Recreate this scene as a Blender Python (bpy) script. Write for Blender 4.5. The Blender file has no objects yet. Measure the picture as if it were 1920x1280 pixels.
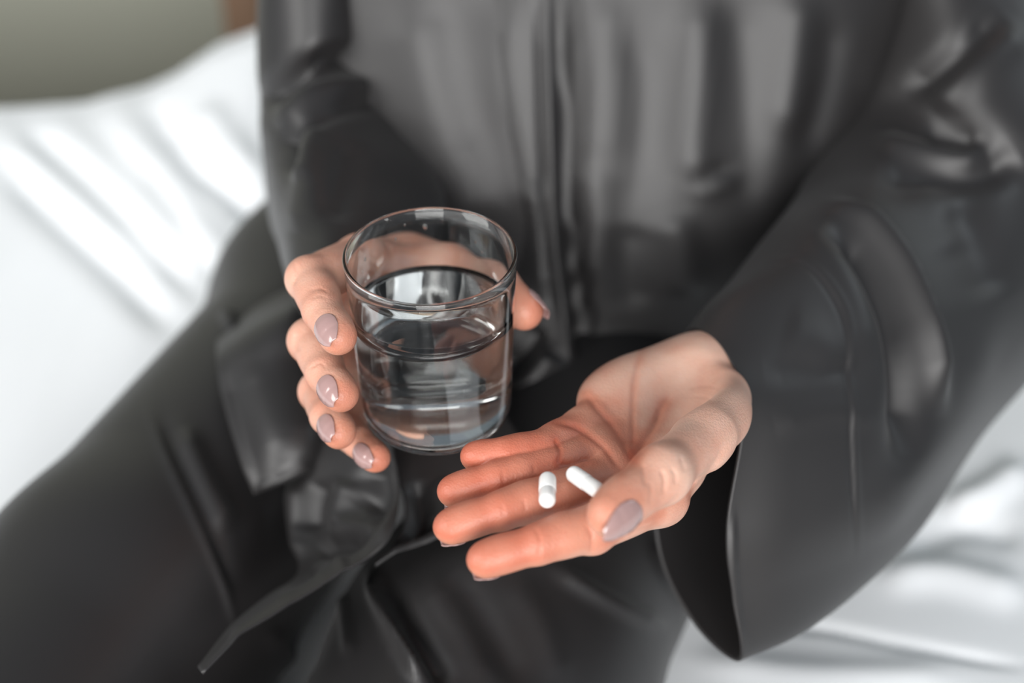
import bpy, math, random
import numpy as np
from mathutils import Vector, Matrix

scene = bpy.context.scene
col = scene.collection
rng = np.random.default_rng(7)

# ---------------------------------------------------------------- camera, light, exposure
# design space: centimetres, x right, y away from the camera, z above the mattress top
F = 2400.0
PITCH = math.radians(33)
CP, SP = math.cos(PITCH), math.sin(PITCH)
CAM_H = 60.0                                   # camera height above the mattress
BED_Z = 0.50                                   # mattress top above the floor, metres

cam_d = bpy.data.cameras.new('camera')
cam_d.sensor_width = 36.0
cam_d.lens = 45.0
cam_d.clip_start = 0.02
cam_d.dof.use_dof = True
cam_d.dof.focus_distance = 0.53
cam_d.dof.aperture_fstop = 3.2
cam = bpy.data.objects.new('camera', cam_d)
col.objects.link(cam)
cam.location = (0, 0, BED_Z + CAM_H / 100)
cam.rotation_euler = (math.pi / 2 - PITCH, 0, 0)
scene.camera = cam

world = bpy.data.worlds.new('world')
scene.world = world
world.use_nodes = True
wb = world.node_tree.nodes['Background']
wb.inputs[0].default_value = (0.74, 0.87, 1.0, 1)
wb.inputs[1].default_value = 0.24


def window_light(name, loc, target, sx, sy, power, color):
    l = bpy.data.lights.new(name, 'AREA')
    l.shape = 'RECTANGLE'
    l.size, l.size_y = sx, sy
    l.energy = power
    l.color = color
    o = bpy.data.objects.new(name, l)
    col.objects.link(o)
    o.location = loc
    d = Vector(target) - Vector(loc)
    o.rotation_euler = d.to_track_quat('-Z', 'Y').to_euler()
    return o


window_light('side_window_daylight', (-2.0, -0.6, 1.80), (0.0, 0.55, 0.75), 1.5, 1.4, 55, (1.0, 0.985, 0.96))
window_light('front_window_daylight', (0.08, -2.0, 1.5), (0.05, 0.7, 0.75), 1.6, 1.2, 96, (1.0, 0.985, 0.97))
window_light('far_window_daylight', (2.4, 1.7, 2.3), (0.1, 0.6, 0.7), 1.0, 1.2, 12, (0.86, 0.94, 1.0))

scene.view_settings.view_transform = 'Standard'
scene.view_settings.look = 'None'
scene.view_settings.gamma = 1.0
scene.view_settings.exposure = 0.0
scene.view_settings.use_curve_mapping = False
scene.cycles.use_denoising = True
scene.cycles.max_bounces = 12
scene.cycles.transmission_bounces = 12
scene.cycles.glossy_bounces = 4
scene.cycles.diffuse_bounces = 3
scene.cycles.sample_clamp_indirect = 6.0
scene.cycles.blur_glossy = 0.6


# ---------------------------------------------------------------- geometry helpers
def PD(px, py, d):
    u = (px - 960) / F
    v = (640 - py) / F
    return np.array([d * u, d * (CP + v * SP), CAM_H + d * (-SP + v * CP)])


def PZ(px, py, z):                              # picture position at a height above the mattress
    v = (640 - py) / F
    return PD(px, py, (CAM_H - z) / (SP - v * CP))


def PY(px, py, Y):                              # picture position at a distance into the room
    v = (640 - py) / F
    return PD(px, py, Y / (CP + v * SP))


CAMP = np.array([0, 0, CAM_H])


def project(V):
    q = V - CAMP
    d = q[:, 1] * CP - q[:, 2] * SP
    up = q[:, 1] * SP + q[:, 2] * CP
    return np.stack([960 + F * q[:, 0] / d, 640 - F * up / d], 1), d


def to_world(V):
    W = np.asarray(V, dtype=np.float64) * 0.01
    W[:, 2] += BED_Z
    return W


def make_mesh(name, V, faces, smooth=True):
    """V in design centimetres, faces = (n,4) or (n,3) int array."""
    me = bpy.data.meshes.new(name)
    W = to_world(V)
    faces = np.asarray(faces, dtype=np.int32)
    n, k = faces.shape
    me.vertices.add(len(W))
    me.vertices.foreach_set('co', W.astype(np.float32).ravel())
    me.loops.add(n * k)
    me.loops.foreach_set('vertex_index', faces.ravel())
    me.polygons.add(n)
    me.polygons.foreach_set('loop_start', np.arange(0, n * k, k, dtype=np.int32))
    me.polygons.foreach_set('loop_total', np.full(n, k, dtype=np.int32))
    me.update(calc_edges=True)
    me.validate()
    if smooth:
        me.polygons.foreach_set('use_smooth', np.ones(len(me.polygons), dtype=bool))
    return me


def link(name, me, mat, parent=None, solid=0.0, subsurf=0, offset=0.0):
    o = bpy.data.objects.new(name, me)
    col.objects.link(o)
    if mat:
        me.materials.append(mat)
    if parent:
        o.parent = parent
        o.matrix_parent_inverse = parent.matrix_world.inverted()
    if solid:
        m = o.modifiers.new('thickness', 'SOLIDIFY')
        m.thickness = solid * 0.01
        m.offset = offset
    if subsurf:
        m = o.modifiers.new('smooth', 'SUBSURF')
        m.levels = m.render_levels = subsurf
    return o


def empty(name, loc_cm):
    o = bpy.data.objects.new(name, None)
    col.objects.link(o)
    o.location = (loc_cm[0] / 100, loc_cm[1] / 100, loc_cm[2] / 100 + BED_Z)
    o.empty_display_size = 0.05
    bpy.context.view_layer.update()
    return o


def tag(o, label=None, cat=None, group=None, kind=None):
    if label: o['label'] = label
    if cat: o['category'] = cat
    if group: o['group'] = group
    if kind: o['kind'] = kind
    return o


# ----- splines and lofts
def spline(P, n, closed=False):
    """Catmull-Rom through the points P (m,...) at n samples."""
    P = np.asarray(P, dtype=np.float64)
    m = len(P)
    if closed:
        t = np.arange(n) / n * m
    else:
        t = np.linspace(0, m - 1, n)
    i = np.minimum(np.floor(t).astype(int), m - 1 if closed else m - 2)
    f = (t - i).reshape((-1,) + (1,) * (P.ndim - 1))

    def g(k):
        if closed:
            return P[(i + k) % m]
        j = i + k
        lo = 2 * P[0] - P[1]
        hi = 2 * P[-1] - P[-2]
        out = P[np.clip(j, 0, m - 1)].copy()
        out[j < 0] = lo
        out[j > m - 1] = hi
        return out
    a, b, c, d = g(-1), g(0), g(1), g(2)
    return 0.5 * (2 * b + (c - a) * f + (2 * a - 5 * b + 4 * c - d) * f ** 2 + (3 * b - a - 3 * c + d) * f ** 3)


def loft(ctrl, nu, nv, closed_u=False):
    """ctrl[v][u] -> dense grid (nv,nu,3)."""
    A = np.asarray(ctrl, dtype=np.float64)
    A = spline(A, nv)
    A = spline(A.transpose(1, 0, 2), nu, closed_u)
    return A.transpose(1, 0, 2)


def grid_faces(nv, nu, closed_u=False):
    v, u = np.meshgrid(np.arange(nv - 1), np.arange(nu if closed_u else nu - 1), indexing='ij')
    v, u = v.ravel(), u.ravel()
    w = (u + 1) % nu
    return np.stack([v * nu + u, v * nu + w, (v + 1) * nu + w, (v + 1) * nu + u], 1)


def grid_normals(G, closed_u=False):
    if closed_u:
        du = np.roll(G, -1, 1) - np.roll(G, 1, 1)
    else:
        du = np.gradient(G, axis=1)
    dv = np.gradient(G, axis=0)
    n = np.cross(du, dv)
    n /= np.linalg.norm(n, axis=2, keepdims=True) + 1e-9
    return n


def seg_dist(Q, poly):
    """distance of 2-D or 3-D points to a polyline and the place along it (0..1)."""
    poly = np.asarray(poly, dtype=np.float64)
    best = np.full(len(Q), 1e9)
    bt = np.zeros(len(Q))
    L = np.linalg.norm(np.diff(poly, axis=0), axis=1)
    tot, acc = L.sum(), 0.0
    for a, b, l in zip(poly[:-1], poly[1:], L):
        ab = b - a
        h = np.clip(((Q - a) @ ab) / (ab @ ab + 1e-9), 0, 1)
        d = np.linalg.norm(Q - a - h[:, None] * ab, axis=1)
        m = d < best
        best[m] = d[m]
        bt[m] = ((acc + h * l) / tot)[m]
        acc += l
    return best, bt


def strokes(V, N, items, front=True, dlim=None):
    """sculpt ridges (+) and furrows (-): items = (picture polyline, width px, height cm)."""
    px, d = project(V)
    facing = np.ones(len(V))
    if front:
        to = CAMP - V
        to /= np.linalg.norm(to, axis=1, keepdims=True)
        facing = np.clip(np.sum(N * to, 1) * 4 + 0.6, 0, 1)
    if dlim is not None:
        facing = facing * (d < dlim)
    out = np.zeros(len(V))
    for poly, w, amp in items:
        poly = np.asarray(poly, dtype=np.float64)
        if len(poly) > 2:
            poly = spline(poly, 4 * len(poly))
        lo, hi = poly.min(0) - 3 * w, poly.max(0) + 3 * w
        m = np.where((px[:, 0] > lo[0]) & (px[:, 0] < hi[0]) & (px[:, 1] > lo[1]) & (px[:, 1] < hi[1]))[0]
        if not len(m):
            continue
        dist, t = seg_dist(px[m], poly)
        taper = np.clip(np.minimum(t, 1 - t) * 5 + 0.15, 0, 1)
        out[m] += amp * np.exp(-(dist / w) ** 2) * taper * facing[m]
    return V + N * out[:, None]


# ----- signed distance fields and their surface
class Field:
    def __init__(self, lo, hi, h, pts=None):
        if pts is not None:
            self.X, self.Y, self.Z = (np.ascontiguousarray(pts[:, i]) for i in range(3))
            self.shape = (len(pts),)
            return
        self.lo, self.h = np.asarray(lo, float), h
        n = np.ceil((np.asarray(hi) - self.lo) / h).astype(int)
        ax = [(self.lo[i] + h * np.arange(n[i])).astype(np.float32) for i in range(3)]
        self.X = ax[0][:, None, None]
        self.Y = ax[1][None, :, None]
        self.Z = ax[2][None, None, :]
        self.shape = tuple(n)

    def cone(self, a, b, ra, rb):
        a = np.asarray(a, np.float32); b = np.asarray(b, np.float32)
        ab = b - a
        x, y, z = self.X - a[0], self.Y - a[1], self.Z - a[2]
        h = (x * ab[0] + y * ab[1] + z * ab[2]) * np.float32(1 / (ab @ ab))
        np.clip(h, 0, 1, out=h)
        d = (x - h * ab[0]) ** 2
        d += (y - h * ab[1]) ** 2
        d += (z - h * ab[2]) ** 2
        np.sqrt(d, out=d)
        d -= np.float32(ra) + h * np.float32(rb - ra)
        return d

    def ellipsoid(self, c, r, axes=None):
        c = np.asarray(c, np.float32)
        if axes is None:
            axes = np.eye(3)
        axes = np.asarray(axes, np.float32)
        x, y, z = self.X - c[0], self.Y - c[1], self.Z - c[2]
        k0 = np.zeros(self.shape, np.float32)
        k1 = np.zeros(self.shape, np.float32)
        for i in range(3):
            q = (x * axes[i, 0] + y * axes[i, 1] + z * axes[i, 2]) / np.float32(r[i])
            k0 += q * q
            k1 += (q / np.float32(r[i])) ** 2
        k0 = np.sqrt(k0)
        return k0 * (k0 - 1) / (np.sqrt(k1) + 1e-6)


def smin(a, b, k):
    h = np.clip(k - np.abs(a - b), 0, None) * np.float32(1 / k)
    return np.minimum(a, b) - h * h * np.float32(k * 0.25)


def smax(a, b, k):
    return -smin(-a, -b, k)


def frame(x, up):
    x = np.asarray(x, float); x = x / np.linalg.norm(x)
    z = np.asarray(up, float); z = z - x * (z @ x); z /= np.linalg.norm(z)
    return np.array([x, np.cross(z, x), z])


def surface_nets(f, lo, h):
    s = f < 0
    c = np.zeros(tuple(n - 1 for n in f.shape), np.int8)
    for dx in (0, 1):
        for dy in (0, 1):
            for dz in (0, 1):
                c += s[dx:f.shape[0] - 1 + dx, dy:f.shape[1] - 1 + dy, dz:f.shape[2] - 1 + dz]
    act = np.argwhere((c > 0) & (c < 8))
    corners = np.array([[i, j, k] for i in (0, 1) for j in (0, 1) for k in (0, 1)])
    vals = np.stack([f[act[:, 0] + q[0], act[:, 1] + q[1], act[:, 2] + q[2]] for q in corners], 1)
    pos = np.zeros((len(act), 3)); cnt = np.zeros(len(act))
    for a in range(8):
        for b in range(a + 1, 8):
            if np.abs(corners[a] - corners[b]).sum() != 1:
                continue
            m = (vals[:, a] < 0) != (vals[:, b] < 0)
            t = vals[m, a] / (vals[m, a] - vals[m, b])
            pos[m] += corners[a] + t[:, None] * (corners[b] - corners[a])
            cnt[m] += 1
    V = (act + pos / cnt[:, None]) * h + np.asarray(lo)
    idx = np.full(c.shape, -1, np.int32)
    idx[act[:, 0], act[:, 1], act[:, 2]] = np.arange(len(act))
    faces = []
    for ax in range(3):
        o1, o2 = (ax + 1) % 3, (ax + 2) % 3
        A = np.moveaxis(s, [ax, o1, o2], [0, 1, 2])
        I = np.moveaxis(idx, [ax, o1, o2], [0, 1, 2])
        ch = A[:-1, 1:-1, 1:-1] != A[1:, 1:-1, 1:-1]
        e = np.argwhere(ch)
        if not len(e):
            continue
        i, j, k = e[:, 0], e[:, 1] + 1, e[:, 2] + 1
        q = np.stack([I[i, j - 1, k - 1], I[i, j, k - 1], I[i, j, k], I[i, j - 1, k]], 1)
        flip = ~A[i, j, k]
        q[flip] = q[flip][:, ::-1]
        faces.append(q)
    Fc = np.concatenate(faces)
    return V, Fc[(Fc >= 0).all(1)]


def sparse_surface(fn, lo, hi, h, R=6):
    """surface of the field fn(Field): coarse pass first, fine samples only near the skin."""
    H = h * R
    cf_ = Field(lo, hi, H)
    f0 = fn(cf_)
    near = np.abs(f0) < H * 1.5 + 0.15
    fine = f0
    for ax in range(3):
        fine = np.repeat(fine, R, ax)
    fine = fine.copy()
    off = np.stack(np.meshgrid(*[np.arange(R)] * 3, indexing='ij'), -1).reshape(-1, 3)
    cells = np.argwhere(near)
    idx = (cells[:, None, :] * R + off[None]).reshape(-1, 3)
    base = np.asarray(lo) - H / 2 + h / 2
    pts = (base + idx * h).astype(np.float32)
    val = np.concatenate([fn(Field(0, 0, 0, pts=pts[i:i + 600000])) for i in range(0, len(pts), 600000)])
    fine[idx[:, 0], idx[:, 1], idx[:, 2]] = val
    return surface_nets(fine, base, h)


def vert_normals(V, Fc):
    n = np.cross(V[Fc[:, 2]] - V[Fc[:, 0]], V[Fc[:, 3]] - V[Fc[:, 1]])
    N = np.zeros_like(V)
    for i in range(4):
        for a in range(3):
            N[:, a] += np.bincount(Fc[:, i], n[:, a], len(V))
    return N / (np.linalg.norm(N, axis=1, keepdims=True) + 1e-12)


# ---------------------------------------------------------------- materials
def new_mat(name):
    m = bpy.data.materials.new(name)
    m.use_nodes = True
    return m, m.node_tree.nodes, m.node_tree.links, m.node_tree.nodes['Principled BSDF']


def bump_noise(nt, links, bsdf, scale, strength, dist=0.001, detail=3, vor=False):
    tc = nt.new('ShaderNodeTexCoord')
    n = nt.new('ShaderNodeTexVoronoi' if vor else 'ShaderNodeTexNoise')
    n.inputs['Scale'].default_value = scale
    if not vor:
        n.inputs['Detail'].default_value = detail
    b = nt.new('ShaderNodeBump')
    b.inputs['Strength'].default_value = strength
    b.inputs['Distance'].default_value = dist
    links.new(tc.outputs['Object'], n.inputs['Vector'])
    links.new(n.outputs[0], b.inputs['Height'])
    links.new(b.outputs[0], bsdf.inputs['Normal'])
    return n, b, tc


def satin_mat():
    m, nt, ln, b = new_mat('charcoal_satin')
    b.inputs['Base Color'].default_value = (0.014, 0.0128, 0.0132, 1)
    b.inputs['Roughness'].default_value = 0.50
    b.inputs['Specular IOR Level'].default_value = 0.62
    b.inputs['Sheen Weight'].default_value = 0.06
    b.inputs['Sheen Roughness'].default_value = 0.4
    bump_noise(nt, ln, b, 900, 0.10, 0.0004)
    return m


def sheet_mat():
    m, nt, ln, b = new_mat('white_cotton')
    b.inputs['Base Color'].default_value = (0.86, 0.88, 0.90, 1)
    b.inputs['Roughness'].default_value = 0.85
    b.inputs['Sheen Weight'].default_value = 0.1
    bump_noise(nt, ln, b, 700, 0.10, 0.0006)
    return m


def skin_mat():
    m, nt, ln, b = new_mat('skin')
    at = nt.new('ShaderNodeAttribute'); at.attribute_name = 'flush_shade'
    tc = nt.new('ShaderNodeTexCoord')
    mot = nt.new('ShaderNodeTexNoise'); mot.inputs['Scale'].default_value = 55; mot.inputs['Detail'].default_value = 4
    ln.new(tc.outputs['Object'], mot.inputs['Vector'])
    add = nt.new('ShaderNodeMath'); add.operation = 'MULTIPLY_ADD'
    add.inputs[1].default_value = 0.55; add.inputs[2].default_value = -0.27
    ln.new(mot.outputs[0], add.inputs[0])
    s = nt.new('ShaderNodeMath'); s.operation = 'ADD'; s.use_clamp = True
    ln.new(at.outputs['Fac'], s.inputs[0]); ln.new(add.outputs[0], s.inputs[1])
    ramp = nt.new('ShaderNodeValToRGB')
    e = ramp.color_ramp.elements
    e[0].position = 0.0; e[0].color = (0.70, 0.47, 0.37, 1)
    e[1].position = 1.0; e[1].color = (0.46, 0.115, 0.065, 1)
    k = e.new(0.45); k.color = (0.56, 0.245, 0.165, 1)
    ln.new(s.outputs[0], ramp.inputs[0])
    ln.new(ramp.outputs[0], b.inputs['Base Color'])
    b.inputs['Roughness'].default_value = 0.46
    b.inputs['Specular IOR Level'].default_value = 0.42
    b.inputs['Subsurface Weight'].default_value = 0.22
    b.inputs['Subsurface Radius'].default_value = (1.0, 0.35, 0.2)
    b.inputs['Subsurface Scale'].default_value = 0.004
    v = nt.new('ShaderNodeTexVoronoi'); v.inputs['Scale'].default_value = 1100
    n2 = nt.new('ShaderNodeTexNoise'); n2.inputs['Scale'].default_value = 420; n2.inputs['Detail'].default_value = 4
    ln.new(tc.outputs['Object'], v.inputs['Vector']); ln.new(tc.outputs['Object'], n2.inputs['Vector'])
    mx = nt.new('ShaderNodeMath'); mx.operation = 'ADD'
    ln.new(v.outputs['Distance'], mx.inputs[0]); ln.new(n2.outputs[0], mx.inputs[1])
    bp = nt.new('ShaderNodeBump'); bp.inputs['Strength'].default_value = 0.22; bp.inputs['Distance'].default_value = 0.0006
    ln.new(mx.outputs[0], bp.inputs['Height']); ln.new(bp.outputs[0], b.inputs['Normal'])
    return m


def nail_mat():
    m, nt, ln, b = new_mat('mauve_polish')
    b.inputs['Base Color'].default_value = (0.37, 0.235, 0.222, 1)
    b.inputs['Roughness'].default_value = 0.16
    b.inputs['Specular IOR Level'].default_value = 0.6
    b.inputs['Coat Weight'].default_value = 0.4
    return m


def glass_mat(name, ior, color=(1, 1, 1, 1)):
    m, nt, ln, b = new_mat(name)
    b.inputs['Base Color'].default_value = color
    b.inputs['Roughness'].default_value = 0.0
    b.inputs['IOR'].default_value = ior
    b.inputs['Transmission Weight'].default_value = 1.0
    return m


def plain(name, rgb, rough=0.6, scale=40, strength=0.1):
    m, nt, ln, b = new_mat(name)
    b.inputs['Base Color'].default_value = (*rgb, 1)
    b.inputs['Roughness'].default_value = rough
    bump_noise(nt, ln, b, scale, strength, 0.002)
    return m


SATIN = satin_mat()
SHEET = sheet_mat()
SKIN = skin_mat()
NAIL = nail_mat()
GLASS = glass_mat('clear_glass', 1.50, (0.975, 0.99, 0.985, 1))
WATER = glass_mat('water', 1.333)
PILL = plain('white_gelatin', (0.86, 0.86, 0.84), 0.22, 300, 0.02)
WALL = plain('sage_paint', (0.43, 0.44, 0.37), 0.8, 60, 0.08)
FLOOR = plain('oak_floor', (0.30, 0.21, 0.14), 0.5, 20, 0.1)
WOOD = plain('brown_wood', (0.20, 0.12, 0.075), 0.5, 30, 0.15)


# ---------------------------------------------------------------- room
def box(name, lo, hi, mat, parent=None, bevel=0.0):
    lo, hi = np.asarray(lo, float), np.asarray(hi, float)
    V = np.array([[(lo, hi)[i][0], (lo, hi)[j][1], (lo, hi)[k][2]] for i in (0, 1) for j in (0, 1) for k in (0, 1)])
    Fc = [[0, 1, 3, 2], [4, 6, 7, 5], [0, 4, 5, 1], [2, 3, 7, 6], [0, 2, 6, 4], [1, 5, 7, 3]]
    o = link(name, make_mesh(name, V, Fc, smooth=False), mat, parent)
    if bevel:
        m = o.modifiers.new('bevel', 'BEVEL'); m.width = bevel * 0.01; m.segments = 3
    return o


tag(box('floor', (-300, -250, -55), (300, 330, -50), FLOOR), kind='structure')
tag(box('wall_back', (-300, 195, -50), (300, 205, 200), WALL), kind='structure')


# ---------------------------------------------------------------- bed
def value_noise(x, y, seed):
    r = np.random.default_rng(seed)
    g = r.random((64, 64))
    xi, yi = np.floor(x).astype(int), np.floor(y).astype(int)
    fx, fy = x - xi, y - yi
    fx, fy = fx * fx * (3 - 2 * fx), fy * fy * (3 - 2 * fy)
    a, b = g[xi % 64, yi % 64], g[(xi + 1) % 64, yi % 64]
    c, d = g[xi % 64, (yi + 1) % 64], g[(xi + 1) % 64, (yi + 1) % 64]
    return (a + (b - a) * fx) * (1 - fy) + (c + (d - c) * fx) * fy - 0.5


bed = empty('bed', (0, 90, -50))
tag(bed, 'bed made up with rumpled white cotton sheets under the seated person', 'bed')
box('mattress', (-125, 8, -24), (120, 132, -1.0), SHEET, bed, bevel=5)
box('bed_base', (-123, 10, -42), (118, 130, -24), WOOD, bed, bevel=1)
for lx in (-115, 108):
    for ly in (16, 118):
        box('leg', (lx, ly, -50), (lx + 6, ly + 6, -42), WOOD, bed, bevel=0.5)


def bed_sheet():
    nx, ny = 420, 400
    x = np.linspace(-128, 123, nx)
    y = np.linspace(4, 138, ny)
    Yg, Xg = np.meshgrid(y, x, indexing='ij')
    Z = 0.5 + 1.2 * value_noise(Xg / 22 + 7, Yg / 26 + 3, 1) + 0.5 * value_noise(Xg / 9, Yg / 12, 2)
    # the duvet swells towards the far left
    top = np.interp(Xg, [-125, -90, -54, -45, -38, -35, -30, -25, -15, 0, 30, 120], [2, 4, 6.2, 7.2, 9.2, 10.5, 13.5, 15.2, 15.5, 12, 5, 1])
    Z += top * (np.clip((Yg - 62) / 60, 0, 1) ** 1.3)
    # the sitter's weight presses the sheet down
    Z -= 1.1 * np.clip(1.6 - np.hypot((Xg + 5) / 30, (Yg - 62) / 42), 0, 1)
    # hanging edges
    ex = np.clip((np.abs(Xg + 2.5) - 119) / 6, 0, 1)
    ey = np.clip((11 - Yg) / 6, 0, 1) + np.clip((Yg - 127) / 9, 0, 1)
    Z -= 28 * np.maximum(ex, ey) ** 2
    G = np.stack([Xg, Yg, Z], 2)
    N = grid_normals(G)
    V = G.reshape(-1, 3); N = N.reshape(-1, 3)
    S = [([(40, 250), (120, 300), (230, 400), (380, 560)], 26, -1.3),
         ([(0, 300), (90, 390), (200, 490), (330, 620)], 30, -1.3),
         ([(290, 200), (340, 290), (420, 350), (500, 420)], 24, -1.5),
         ([(270, 300), (330, 400), (370, 470), (420, 540)], 20, -0.9),
         ([(100, 240), (210, 350), (330, 480)], 34, 0.9),
         ([(210, 200), (290, 310), (350, 420), (420, 500)], 34, 0.9),
         ([(380, 200), (440, 290), (505, 360)], 30, 1.0),
         ([(0, 250), (110, 350), (250, 480)], 30, 0.7),
         ([(1920, 1255), (1700, 1215), (1520, 1180), (1400, 1190)], 9, -0.4),
         ([(1920, 1120), (1760, 1080), (1650, 1090)], 30, 0.8),
         ([(1920, 1010), (1800, 990), (1700, 1040)], 28, -0.7),
         ([(1300, 1240), (1500, 1270), (1800, 1275)], 30, 0.5),
         ([(1920, 880), (1850, 930), (1780, 960)], 24, 1.0)]
    V = strokes(V, N, S, front=False)
    return link('sheet', make_mesh('sheet', V, grid_faces(ny, nx)), SHEET, bed, solid=0.4)


bed_sheet()

# ---------------------------------------------------------------- person: body with hands
person = empty('person', (2, 80, 0))
tag(person, 'person in charcoal satin pyjamas holding a water glass and two capsules', 'person')

LH = {'wrist': PZ(1338, 712, 25.2), 'elbow': PY(1790, 470, 72),
      'i': [PZ(1240, 935, 25.9), PZ(1110, 992, 26.9), PZ(1008, 1020, 27.0), PZ(912, 1050, 26.6)],
      'm': [PZ(1190, 890, 25.7), PZ(1042, 930, 26.7), PZ(940, 957, 26.9), PZ(848, 988, 26.4)],
      'r': [PZ(1145, 845, 25.8), PZ(1020, 880, 26.7), PZ(930, 898, 26.9), PZ(852, 922, 26.4)],
      'p': [PZ(1100, 802, 26.2), PZ(1015, 843, 27.0), PZ(945, 850, 27.3), PZ(890, 857, 27.0)],
      't': [PZ(1345, 748, 26.4), PZ(1325, 815, 27.8), PZ(1238, 890, 28.8), PZ(1143, 966, 29.0)]}
RH = {'wrist': PD(752, 510, 69), 'elbow': PD(630, 250, 89),
      'i': [PD(675, 484, 60.5), PD(580, 524, 56.8), PD(605, 583, 54.8), PD(632, 632, 53.4)],
      'm': [PD(660, 560, 62), PD(583, 640, 58), PD(610, 700, 55.8), PD(637, 740, 54.6)],
      'r': [PD(665, 660, 63.5), PD(600, 735, 59.5), PD(615, 780, 57.2), PD(634, 810, 56.0)],
      'p': [PD(680, 740, 64.5), PD(640, 795, 60.5), PD(672, 828, 58.5), PD(704, 856, 57.3)],
      't': [PD(770, 490, 65), PD(845, 505, 62), PD(925, 535, 60), PD(985, 582, 59)]}
RAD = {'i': (1.05, 0.93, 0.82, 0.70), 'm': (1.08, 0.93, 0.82, 0.70), 'r': (1.02, 0.87, 0.76, 0.66),
       'p': (0.95, 0.76, 0.68, 0.58), 't': (1.45, 1.12, 1.06, 0.84)}


def unit(v):
    return v / np.linalg.norm(v)


def hand_field(J, fl, palm_n, cfg, fat=1.0):
    """palm_n points out of the palm."""
    w, el = J['wrist'], J['elbow']
    fing = None
    for k in 'imrp':
        P, R = J[k], [q * fat for q in RAD[k]]
        f = None
        for a in range(3):
            c = fl.cone(P[a], P[a + 1], R[a] * (0.92 if a else 0.95), R[a + 1] * 0.93)
            f = c if f is None else smin(f, c, 0.25)
        # joint thickening and soft pads on the palm side
        dirs = [unit(P[a + 1] - P[a]) for a in range(3)]
        f = smin(f, fl.ellipsoid(P[1] - palm_n * 0.14, (R[1] * 0.93,) * 3), 0.3)
        for a, s in ((0, 0.62), (1, 0.5), (2, 0.75)):
            mid = P[a] * (1 - s) + P[a + 1] * s
            pn = palm_n - dirs[a] * (palm_n @ dirs[a])
            pn = unit(pn)
            L = np.linalg.norm(P[a + 1] - P[a])
            rr = R[a] * (1 - s) + R[a + 1] * s
            c = fl.ellipsoid(mid + pn * rr * 0.22, (L * (0.5 if a < 2 else 0.55), rr * 0.90, rr * 0.76), frame(dirs[a], pn))
            f = smin(f, c, 0.5)
        fing = f if fing is None else smin(fing, f, 0.07)
    # palm: metacarpals and the muscles of thumb and little finger
    palm = None
    for k, rw in (('i', 1.25), ('m', 1.2), ('r', 1.15), ('p', 1.15)):
        base = w + (J[k][0] - w) * 0.08 + (J[k][0] - J['m'][0]) * 0.22
        c = fl.cone(base, J[k][0], rw * 1.12, RAD[k][0] * 0.98)
        palm = c if palm is None else smin(palm, c, 0.8)
    T = J['t']
    th = None
    for a in range(3):
        c = fl.cone(T[a], T[a + 1], RAD['t'][a] * (1.0 if a else 1.02), RAD['t'][a + 1] * 0.95)
        th = c if th is None else smin(th, c, 0.8)
    td = unit(T[3] - T[2])
    pn = unit(cfg['thumb_pad'] - td * (cfg['thumb_pad'] @ td))
    th = smin(th, fl.ellipsoid(T[2] * 0.3 + T[3] * 0.7 + pn * 0.22, (1.35, 0.86, 0.74), frame(td, pn)), 0.6)
    for c, r, ax, k in cfg['muscles']:
        palm = smin(palm, fl.ellipsoid(c, r, ax), k)
    palm = smin(palm, th, cfg.get('thumb_k', 0.9))
    arm = fl.cone(w + (el - w) * 0.02 + cfg.get('arm_shift', 0), w + (el - w) * 0.9, 1.95, 3.0)
    palm = smin(palm, arm, 1.2)
    for a, b, ra, rb, k in cfg.get('webs', []):
        palm = smin(palm, fl.cone(a, b, ra, rb), k)
    f = smin(palm, fing, 0.55)
    for c, r, ax, k in cfg.get('hollows', []):
        f = smax(f, -fl.ellipsoid(c, r, ax), k)
    return f


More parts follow.
